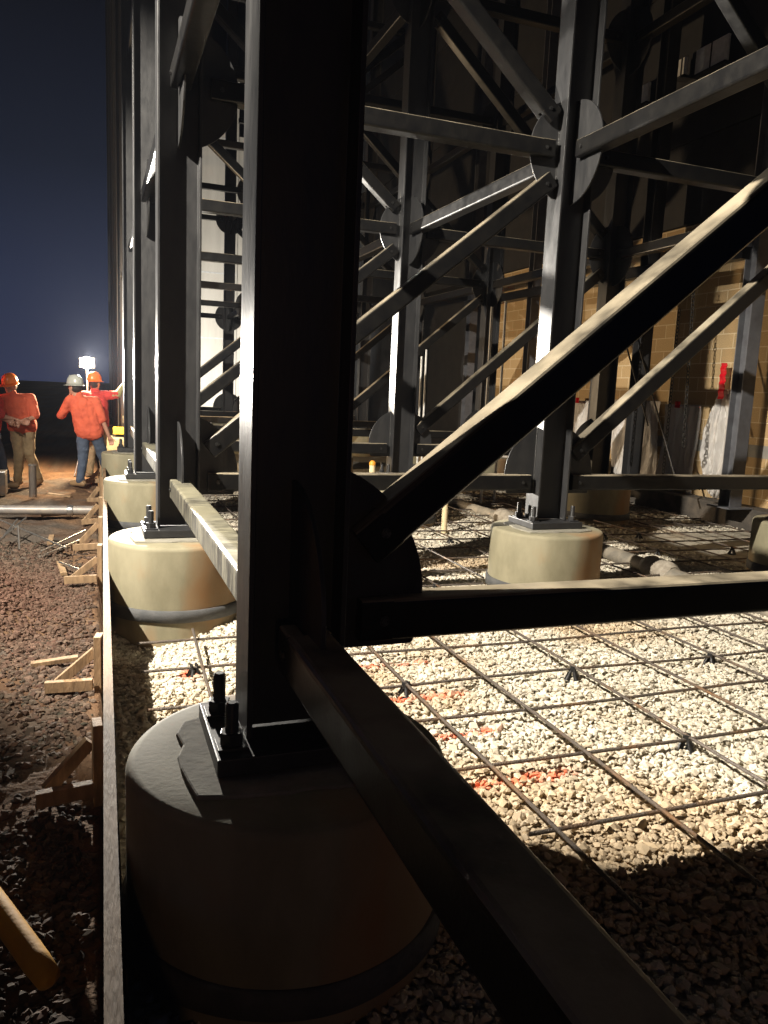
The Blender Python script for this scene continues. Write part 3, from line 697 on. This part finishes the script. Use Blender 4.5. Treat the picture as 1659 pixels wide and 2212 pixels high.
for (a, b, lab) in [((7.2, 9.2, 2.35), (7.3, 8.3, 0.55), 'thin dark cable slanting down across the plastic sheets'), ((7.2, 9.9, 3.1), (7.3, 9.0, 1.3), 'upper thin dark cable slanting in front of the block wall')]:
    m = MB(); m.tube([a, b], 0.012, 6); tag(m.build('guy_cable', CHAINM), lab, 'cable')
for k, (x, y, z0, z1, lab) in enumerate([(5.75, 10.5, 0.0, 3.02, 'right one of the tall pair of white uprights'), (5.42, 10.3, 0.0, 2.9, 'left one of the tall pair of white uprights'),
        (4.55, 10.6, 0.0, 2.25, 'right one of the three short white rods by the middle row'), (4.48, 10.6, 0.0, 2.15, 'middle one of the three short white rods by the middle row'), (4.38, 10.6, 0, 2.05, 'left one of the three short white rods by the middle row')]):
    m = MB(); m.tube([(x, y, z0), (x-0.02, y, z1)], 0.020 if k < 2 else 0.014, 10); tag(m.build('white_upright', WHITEM), lab, 'rod', 'white uprights behind the middle row')
for x, y, lab in [(2.88, 8.1, 'cream capped stub left of the third middle column'), (3.8, 8.1, 'cream capped stub right of the third middle column')]:
    t = empty('capped_stub', (x, y, 0)); tag(t, lab, 'capped rod'); 
    m = MB(); m.tube([(0, 0, 0), (0, 0, 0.80)], 0.035, 12); m.build('sleeve', CANDLE, t)
    m = MB(); m.tube([(0, 0, 0.80), (0, 0, 0.83), (0, 0, 0.85)], [0.038, 0.038, 0.015], 12); m.build('cap', ORANGEC, t)
# white boards painting in lit wall patches up in the structure
for (x, y, z, w, h, lab) in [(8.2, 11.1, 6.45, 0.55, 0.28, 'left painted light patch high against the dark cladding'), (8.2, 10.1, 6.55, 0.18, 0.25, 'small painted light patch high up between two larger ones'), (8.2, 9.5, 6.5, 0.62, 0.34, 'right painted light patch high against the dark cladding')]:
    t = empty('light_patch', (x, y, z)); tag(t, lab, 'panel', 'painted light patches high in the frame')
    m = MB(); m.box(-0.02, 0.02, -w/2, w/2, -h/2, h/2); m.build('board', WHITEM, t, bevel=0.004)
    m = MB(); m.box(-0.03, -0.021, -0.01, 0.01, -h/2, h/2); m.box(-0.05, 0.14, -w/2, w/2, -h/2-0.04, -h/2-0.003); m.build('frame', DARKM, t)

# ------------------------------------------------------------------ lamps
t = empty('work_lamp', (LW[0], LW[1]+0.02, 0)); tag(t, 'blazing worklight on a tripod shining toward the camera behind the crew', 'work light')
m = MB(); m.tube([(0, 0, 0.5), (0, 0, 1.86)], 0.016, 8)
for k in range(3): a = 2*math.pi*k/3; m.tube([(0, 0, 0.9), (0.45*math.cos(a), 0.45*math.sin(a), -0.05)], 0.012, 8)
m.build('tripod', GALV, t)
m = MB(); m.box(-0.13, 0.13, 0.0, 0.09, 1.80, 1.98); m.build('housing', PLAST, t, bevel=0.01)
m = MB(); m.tube([(0, -0.030, 1.89), (0, -0.002, 1.89)], 0.10, 24); m.build('lens', mat('lamp_lens', (1, 1, 1), 0.4, emit=(1.0, 0.93, 0.78), estr=400), t, bevel=0.01)
t = empty('flood_tower', (LT[0]-0.12, LT[1], 0)); tag(t, 'unseen light tower, lamp on its mast, with a box added for shade', 'light tower')
m = MB(); m.tube([(0, 0, 0.3), (0, 0, 5.85)], 0.035, 12); m.build('mast', GALV, t)
m = MB(); m.box(-0.10, -0.02, -0.22, 0.22, 5.87, 6.13); m.build('housing', PLAST, t, bevel=0.01)
m = MB(); m.add([(0.0, -0.35, 6.135), (0.0, 0.35, 6.135), (0.47, 0.75, 5.917), (0.47, -0.75, 5.917)], [(0, 1, 2, 3)]); v_ = m.build('added_visor', PLAST, t); so = v_.modifiers.new('s', 'SOLIDIFY'); so.thickness = 0.004  # plate added to cut the flood's spill onto the upper steel
m = MB(); m.box(-0.018, -0.008, -0.18, 0.18, 5.90, 6.10); m.build('lens', mat('flood_lens', (1, 1, 1), 0.4, emit=(1.0, 0.93, 0.80), estr=12), t)
m = MB(); m.box(0.25, 1.90, -0.95, 1.15, 0.32, 1.28); m.build('shade_box', mat('shade_box_paint', (0.55, 0.40, 0.05), 0.4), t, bevel=0.05)  # box added out of view to shade the soil at left
m = MB(); m.box(-0.2, 1.95, -0.75, 0.95, 0.22, 0.318); m.build('chassis', DARKM, t)
for s in (-1, 1):
    y = 0.1+s*1.13; m = MB(); m.tube([(1.0, y-0.08, 0.24), (1.0, y+0.08, 0.24)], 0.31, 28); w = m.build('wheel', PLAST, t, bevel=0.02)
    m = MB(); m.tube([(1.0, y-0.085, 0.24), (1.0, y+0.085, 0.24)], 0.17, 20); m.build('rim', GALV, w)

# ------------------------------------------------------------------ people
SKIN = mat('skin', (0.42, 0.22, 0.15), 0.55, bump=0.1)
SHIRTO = mat('hi_vis_orange_shirt', (0.60, 0.105, 0.045), 0.85, 0, (0.46, 0.075, 0.035), 6, bump=0.9, bscale=14)
SHIRTR = mat('hi_vis_red_shirt', (0.52, 0.045, 0.035), 0.85, 0, (0.40, 0.035, 0.03), 6, bump=0.9, bscale=14)
JEANS = mat('blue_jeans', (0.035, 0.05, 0.085), 0.85, 0, (0.06, 0.08, 0.12), 10, bump=0.8, bscale=16)
KHAKI = mat('khaki_trousers', (0.30, 0.22, 0.12), 0.85, 0, (0.22, 0.16, 0.09), 8, bump=0.9, bscale=14)
OLIVE = mat('olive_sleeve', (0.28, 0.28, 0.13), 0.85, bump=0.8, bscale=14)
BOOT = mat('tan_boots', (0.22, 0.14, 0.07), 0.7, bump=0.5)
HATO = mat('orange_hard_hat', (0.88, 0.20, 0.02), 0.28); HATG = mat('pale_grey_hard_hat', (0.36, 0.37, 0.33), 0.28)
HATR = mat('red_hard_hat', (0.75, 0.05, 0.02), 0.28); HAIR = mat('dark_hair', (0.02, 0.015, 0.012), 0.6)

def capsule(m, a, b, ra, rb, n=14, sx=1.0):
    a, b = Vector(a), Vector(b); d = b-a; L = d.length
    if L < 1e-6: d = Vector((0, 0, 1)); L = 1e-6
    d.normalize(); up = Vector((0, 1, 0)) if abs(d.y) < 0.9 else Vector((1, 0, 0)); u = d.cross(up).normalized(); w = u.cross(d)
    rings = []
    for k in range(5): t = math.pi/2*(1-k/4.0); rings.append((a - d*ra*math.sin(t), ra*max(0.02, math.cos(t))))
    for k in range(5): t = math.pi/2*(k/4.0); rings.append((b + d*rb*math.sin(t), rb*max(0.02, math.cos(t))))
    vs = []
    for c, r in rings:
        for q in range(n): t = 2*math.pi*q/n; vs.append(c + u*r*math.cos(t)*sx + w*r*math.sin(t))
    nn = len(rings); fs = [(i*n+q, i*n+(q+1) % n, (i+1)*n+(q+1) % n, (i+1)*n+q) for i in range(nn-1) for q in range(n)]
    fs += [tuple(range(n))[::-1], tuple(range((nn-1)*n, nn*n))]
    m.add(vs, fs, True)
def blob(m, c, r, M=None, n=18):
    vs = []
    for i in range(1, n):
        p = math.pi*i/n
        for q in range(n): t = 2*math.pi*q/n; v = Vector((r[0]*math.sin(p)*math.cos(t), r[1]*math.sin(p)*math.sin(t), r[2]*math.cos(p))); vs.append((M @ v if M else v) + Vector(c))
    fs = [(i*n+q, i*n+(q+1) % n, (i+1)*n+(q+1) % n, (i+1)*n+q) for i in range(n-2) for q in range(n)]
    fs += [tuple(range(n))[::-1], tuple(range((n-2)*n, (n-1)*n))]
    m.add(vs, fs, True)
CLOTHTEX = bpy.data.textures.new('cloth_folds', 'CLOUDS'); CLOTHTEX.noise_scale = 0.11; CLOTHTEX.noise_depth = 2
def folds(o, k=0.028):
    d = o.modifiers.new('d', 'DISPLACE'); d.texture = CLOTHTEX; d.texture_coords = 'LOCAL'; d.strength = k; d.mid_level = 0.5
def fuse(o, vox, it=3):
    r = o.modifiers.new('r', 'REMESH'); r.mode = 'VOXEL'; r.voxel_size = vox; r.use_smooth_shade = True
    s = o.modifiers.new('s', 'SMOOTH'); s.iterations = it; s.factor = 0.5
def hand(m, wrist, dirv, palmn, curl):
    d = Vector(dirv).normalized(); nrm = Vector(palmn).normalized(); nrm = (nrm - d*nrm.dot(d)).normalized(); sd = d.cross(nrm)
    w = Vector(wrist); capsule(m, w, w+d*0.03, 0.026, 0.03)
    for k in range(4):
        s = (k-1.5)*0.020; capsule(m, w+d*0.02+sd*s*0.8, w+d*0.085+sd*s, 0.016, 0.0125, 8)
        L = [0.068, 0.078, 0.074, 0.058][k]; p = w+d*0.09+sd*s*1.1
        for q in range(3):
            a = curl*(q+1)*0.5; dd = d*math.cos(a) + nrm*math.sin(a); p2 = p+dd*L*[0.45, 0.32, 0.23][q]; capsule(m, p, p2, 0.0100-0.001*q, 0.0092-0.001*q, 8); p = p2
    p = w+d*0.03-sd*0.028; dd = (d*0.65 - sd*0.75 + nrm*0.25).normalized(); p2 = p+dd*0.045; capsule(m, p, p2, 0.0125, 0.011, 8)
    dd = (d*0.9 - sd*0.25 + nrm*0.4).normalized(); capsule(m, p2, p2+dd*0.04, 0.0108, 0.009, 8)

def person(base, J, face, shirt, legs, hat, label, sleeve='short', armm=None, hatbrim=True, headtilt=0):
    t = empty('person', base); tag(t, label, 'person', None)
    J = {k: Vector(v) for k, v in J.items()}
    f = Vector((math.sin(face), math.cos(face), 0)); f = Vector((f.x, f.y, -0.25*headtilt)).normalized()     # facing, 0 = away from camera
    rt = f.cross(Vector((0, 0, 1))).normalized(); up = rt.cross(f)
    Mh = Matrix((rt, f, up)).transposed()
    hd = J['head']
    m = MB()
    blob(m, hd, (0.076, 0.096, 0.118), Mh)                                            # skull
    blob(m, hd + Mh @ Vector((0, 0.030, -0.060)), (0.056, 0.062, 0.062), Mh)          # jaw
    capsule(m, hd + Mh @ Vector((0, 0.090, 0.012)), hd + Mh @ Vector((0, 0.112, -0.022)), 0.010, 0.015, 8)   # nose
    blob(m, hd + Mh @ Vector((0, 0.086, -0.056)), (0.026, 0.012, 0.009), Mh, 8)       # mouth
    for s in (-1, 1):
        blob(m, hd + Mh @ Vector((s*0.078, -0.005, -0.005)), (0.010, 0.020, 0.032), Mh, 8)
        blob(m, hd + Mh @ Vector((s*0.032, 0.088, 0.026)), (0.020, 0.010, 0.007), Mh, 8)
    capsule(m, J['neck'] + Vector((0, 0, -0.05)), hd + Vector((0, 0, -0.06)), 0.062, 0.056)
    ch = (J['shL']+J['shR'])/2; pel = J['pel']
    capsule(m, ch + Vector((0, 0, -0.06)), pel + Vector((0, 0, 0.12)), 0.120, 0.105); 
    capsule(m, J['shL'], J['shR'], 0.062, 0.062); 
    hw = (J['shR']-J['shL']).normalized(); hw = Vector((hw.x, hw.y, 0)).normalized()*0.085
    hipL, hipR = pel - hw, pel + hw
    capsule(m, hipL, hipR, 0.10, 0.10)
    for s, h in (('L', hipL), ('R', hipR)):
        capsule(m, h, J['kn'+s], 0.083, 0.056); capsule(m, J['kn'+s], J['ft'+s] + Vector((0, 0, 0.08)), 0.054, 0.038)
        capsule(m, J['sh'+s], J['el'+s], 0.050, 0.040); capsule(m, J['el'+s], J['ha'+s], 0.038, 0.027)
        dv = J['ha'+s]-J['el'+s]; hand(m, J['ha'+s], dv, (0.3 if s == 'L' else -0.3, -0.6, 0.3), J.get('curl', Vector((0.6, 0, 0))).x)
        capsule(m, J['ft'+s]+Vector((0, 0, 0.05)), J['ft'+s]+f*0.13+Vector((0, 0, 0.03)), 0.038, 0.032)
    o = m.build('body', SKIN, t); fuse(o, 0.0085, 2)
    # eyes
    for s in (-1, 1):
        m = MB(); blob(m, hd + Mh @ Vector((s*0.032, 0.086, 0.012)), (0.013, 0.009, 0.008), Mh, 8); m.build('eye', HAIR, t)
    m = MB(); blob(m, hd + Mh @ Vector((0, -0.018, 0.010)), (0.084, 0.092, 0.112), Mh); o = m.build('hair', HAIR, t)
    # shirt
    m = MB()
    c0 = ch + Vector((0, 0, -0.07)); w2 = hw*0.9
    for sgn in (-1, 1):
        capsule(m, c0 + w2*sgn*0.9, pel + w2*sgn*0.95 + Vector((0, 0, 0.0)), 0.125, 0.142)
    capsule(m, c0, pel, 0.15, 0.145); capsule(m, J['shL'], J['shR'], 0.078, 0.078)
    capsule(m, J['neck']+Vector((0, 0, -0.05)), J['neck']+Vector((0, 0, 0.0)), 0.082, 0.07)
    for s in ('L', 'R'):
        e = J['el'+s] if sleeve == 'long' else J['sh'+s].lerp(J['el'+s], 0.92)
        capsule(m, J['sh'+s], e, 0.082, 0.068)
        if sleeve == 'long': capsule(m, J['el'+s], J['el'+s].lerp(J['ha'+s], 0.88), 0.062, 0.045)
    o = m.build('shirt', shirt, t); fuse(o, 0.012, 4); folds(o, 0.034)
    if armm:
        m = MB()
        for s in ('L', 'R'): capsule(m, J['sh'+s].lerp(J['el'+s], 0.5), J['el'+s], 0.072, 0.062); capsule(m, J['el'+s], J['el'+s].lerp(J['ha'+s], 0.93), 0.060, 0.042)
        o = m.build('sleeves', armm, t); fuse(o, 0.012, 3)
    m = MB(); capsule(m, hipL, hipR, 0.116, 0.116)
    for s, h in (('L', hipL), ('R', hipR)):
        capsule(m, h, J['kn'+s], 0.105, 0.078); capsule(m, J['kn'+s], J['ft'+s] + Vector((0, 0, 0.10)), 0.076, 0.066)
    o = m.build('trousers', legs, t); fuse(o, 0.012, 3); folds(o, 0.03)
    for s in ('L', 'R'):
        m = MB(); p = J['ft'+s]; capsule(m, p+Vector((0, 0, 0.14)), p+Vector((0, 0, 0.06)), 0.055, 0.052); capsule(m, p+Vector((0, 0, 0.05))-f*0.05, p+f*0.15+Vector((0, 0, 0.042)), 0.048, 0.045)
        o = m.build('boot', BOOT, t); fuse(o, 0.010, 2)
    m = MB(); n = 24; V = []; prof = [(1.0, 0.0), (0.99, 0.04), (0.93, 0.08), (0.80, 0.115), (0.58, 0.142), (0.30, 0.156), (0.03, 0.160)]
    for r, z in prof:
        for q in range(n): a = 2*math.pi*q/n; V.append(hd + Mh @ Vector((0.108*r*math.cos(a), 0.132*r*math.sin(a)-0.006, 0.030+z)))
    m.add(V, [(i*n+q, i*n+(q+1) % n, (i+1)*n+(q+1) % n, (i+1)*n+q) for i in range(len(prof)-1) for q in range(n)] + [tuple(range((len(prof)-1)*n, len(prof)*n))], True)
    br = []
    for q in range(n):
        a = 2*math.pi*q/n; ex = 0.045*max(0, math.sin(a))**1.5 + 0.012
        br.append((0.108*math.cos(a), 0.132*math.sin(a)-0.006, ex))
    V = [hd + Mh @ Vector((x, y, 0.032)) for x, y, e in br] + [hd + Mh @ Vector((x*(1+e/0.12), y*(1+e/0.12), 0.024)) for x, y, e in br]
    m.add(V, [(q, (q+1) % n, (q+1) % n+n, q+n) for q in range(n)], True)
    m.bar(hd + Mh @ Vector((0, -0.11, 0.10)), hd + Mh @ Vector((0, 0.09, 0.172)), 0.02, 0.012)
    o = m.build('hard_hat', hat, t); so = o.modifiers.new('s', 'SOLIDIFY'); so.thickness = 0.004
    return t

P = math.pi
person((-0.203, 12.86, -0.05), dict(head=(-0.10, 0.0, 1.53), neck=(-0.05, 0.0, 1.41), shL=(-0.17, 0.02, 1.33), shR=(0.19, 0.0, 1.32), elL=(-0.31, 0.10, 1.08), haL=(-0.16, 0.12, 1.33),
    elR=(0.30, -0.03, 1.03), haR=(0.39, 0.02, 0.78), pel=(0.10, 0, 0.86), knL=(0.0, 0.03, 0.45), ftL=(-0.04, 0.0, 0), knR=(0.29, 0.10, 0.47), ftR=(0.38, 0.28, 0.03), curl=(1.2, 0, 0)),
    -0.9, SHIRTO, JEANS, HATG, 'worker in orange shirt and jeans seen from behind, pale hard hat, hand at chin')
person((-1.104, 12.95, -0.05), dict(head=(-0.10, 0.0, 1.51), neck=(-0.08, 0.0, 1.40), shL=(0.17, 0.02, 1.33), shR=(-0.20, 0.0, 1.31), elL=(0.24, -0.12, 1.06), haL=(0.04, -0.28, 0.98),
    elR=(-0.26, -0.14, 1.06), haR=(-0.10, -0.30, 0.99), pel=(0.05, 0, 0.92), knL=(0.14, -0.02, 0.50), ftL=(0.25, 0.15, 0), knR=(0.0, -0.05, 0.48), ftR=(-0.03, 0.0, 0), curl=(1.2, 0, 0)),
    P+0.5, SHIRTO, KHAKI, HATO, 'worker in orange shirt, khaki trousers and orange hard hat looking down at his hands', headtilt=0.9)
person((-1.50, 12.8, -0.05), dict(head=(-0.02, 0.0, 1.53), neck=(-0.02, 0.0, 1.42), shL=(0.08, 0.12, 1.32), shR=(0.05, -0.14, 1.32), elL=(0.18, 0.12, 1.06), haL=(0.42, 0.05, 0.98),
    elR=(0.20, -0.16, 1.07), haR=(0.44, -0.12, 1.0), pel=(0.02, 0, 0.90), knL=(0.10, 0.08, 0.48), ftL=(0.12, 0.10, 0), knR=(0.16, -0.10, 0.48), ftR=(0.22, -0.12, 0), curl=(1.2, 0, 0)),
    P/2, SHIRTR, JEANS, HATR, 'worker in red shirt at the left edge, partly cut off, hands forward')
person((-0.02, 14.05, -0.05), dict(head=(0.0, 0.0, 1.60), neck=(0.0, 0.0, 1.47), shL=(-0.17, 0.0, 1.38), shR=(0.18, 0.0, 1.40), elL=(-0.20, 0.05, 1.10), haL=(-0.12, 0.15, 0.92),
    elR=(0.36, 0.0, 1.42), haR=(0.47, 0.0, 1.60), pel=(0.02, 0, 0.94), knL=(-0.06, 0.03, 0.50), ftL=(-0.10, 0.0, 0), knR=(0.10, 0.03, 0.50), ftR=(0.14, 0.0, 0), curl=(0.3, 0, 0)),
    0.7, SHIRTR, KHAKI, HATO, 'worker half hidden behind another, olive sleeve stretched up toward the columns', armm=OLIVE)
person((-0.72, 2.30, -0.06), dict(head=(0.0, 0.0, 1.60), neck=(0.0, 0.0, 1.47), shL=(0.02, 0.19, 1.40), shR=(0.02, -0.19, 1.40), elL=(0.06, 0.24, 1.10), haL=(0.15, 0.16, 0.88),  # extra figure out of view, placed to block the flood lamp
    elR=(0.06, -0.24, 1.10), haR=(0.15, -0.16, 0.88), pel=(0, 0, 0.94), knL=(0.03, 0.11, 0.50), ftL=(0.0, 0.13, 0), knR=(0.03, -0.11, 0.50), ftR=(0.0, -0.13, 0), curl=(0.8, 0, 0)),
    P/2, SHIRTO, JEANS, HATG, 'added unseen worker beside the form board, blocking light from the nearest pier')

# ------------------------------------------------------------------ thin night haze
def haze():
    m = bpy.data.materials.new('haze'); m.use_nodes = True; n = m.node_tree; n.nodes.clear()
    v = n.nodes.new('ShaderNodeVolumePrincipled'); v.inputs['Density'].default_value = 0.0003; v.inputs['Color'].default_value = (0.72, 0.80, 1.0, 1); v.inputs['Anisotropy'].default_value = 0.35
    o_ = n.nodes.new('ShaderNodeOutputMaterial'); n.links.new(v.outputs[0], o_.inputs['Volume'])
    b = MB(); b.box(-40, 45, -14, 60, -2.2, 24); o = b.build('haze', m); tag(o, kind='stuff'); return o
haze()
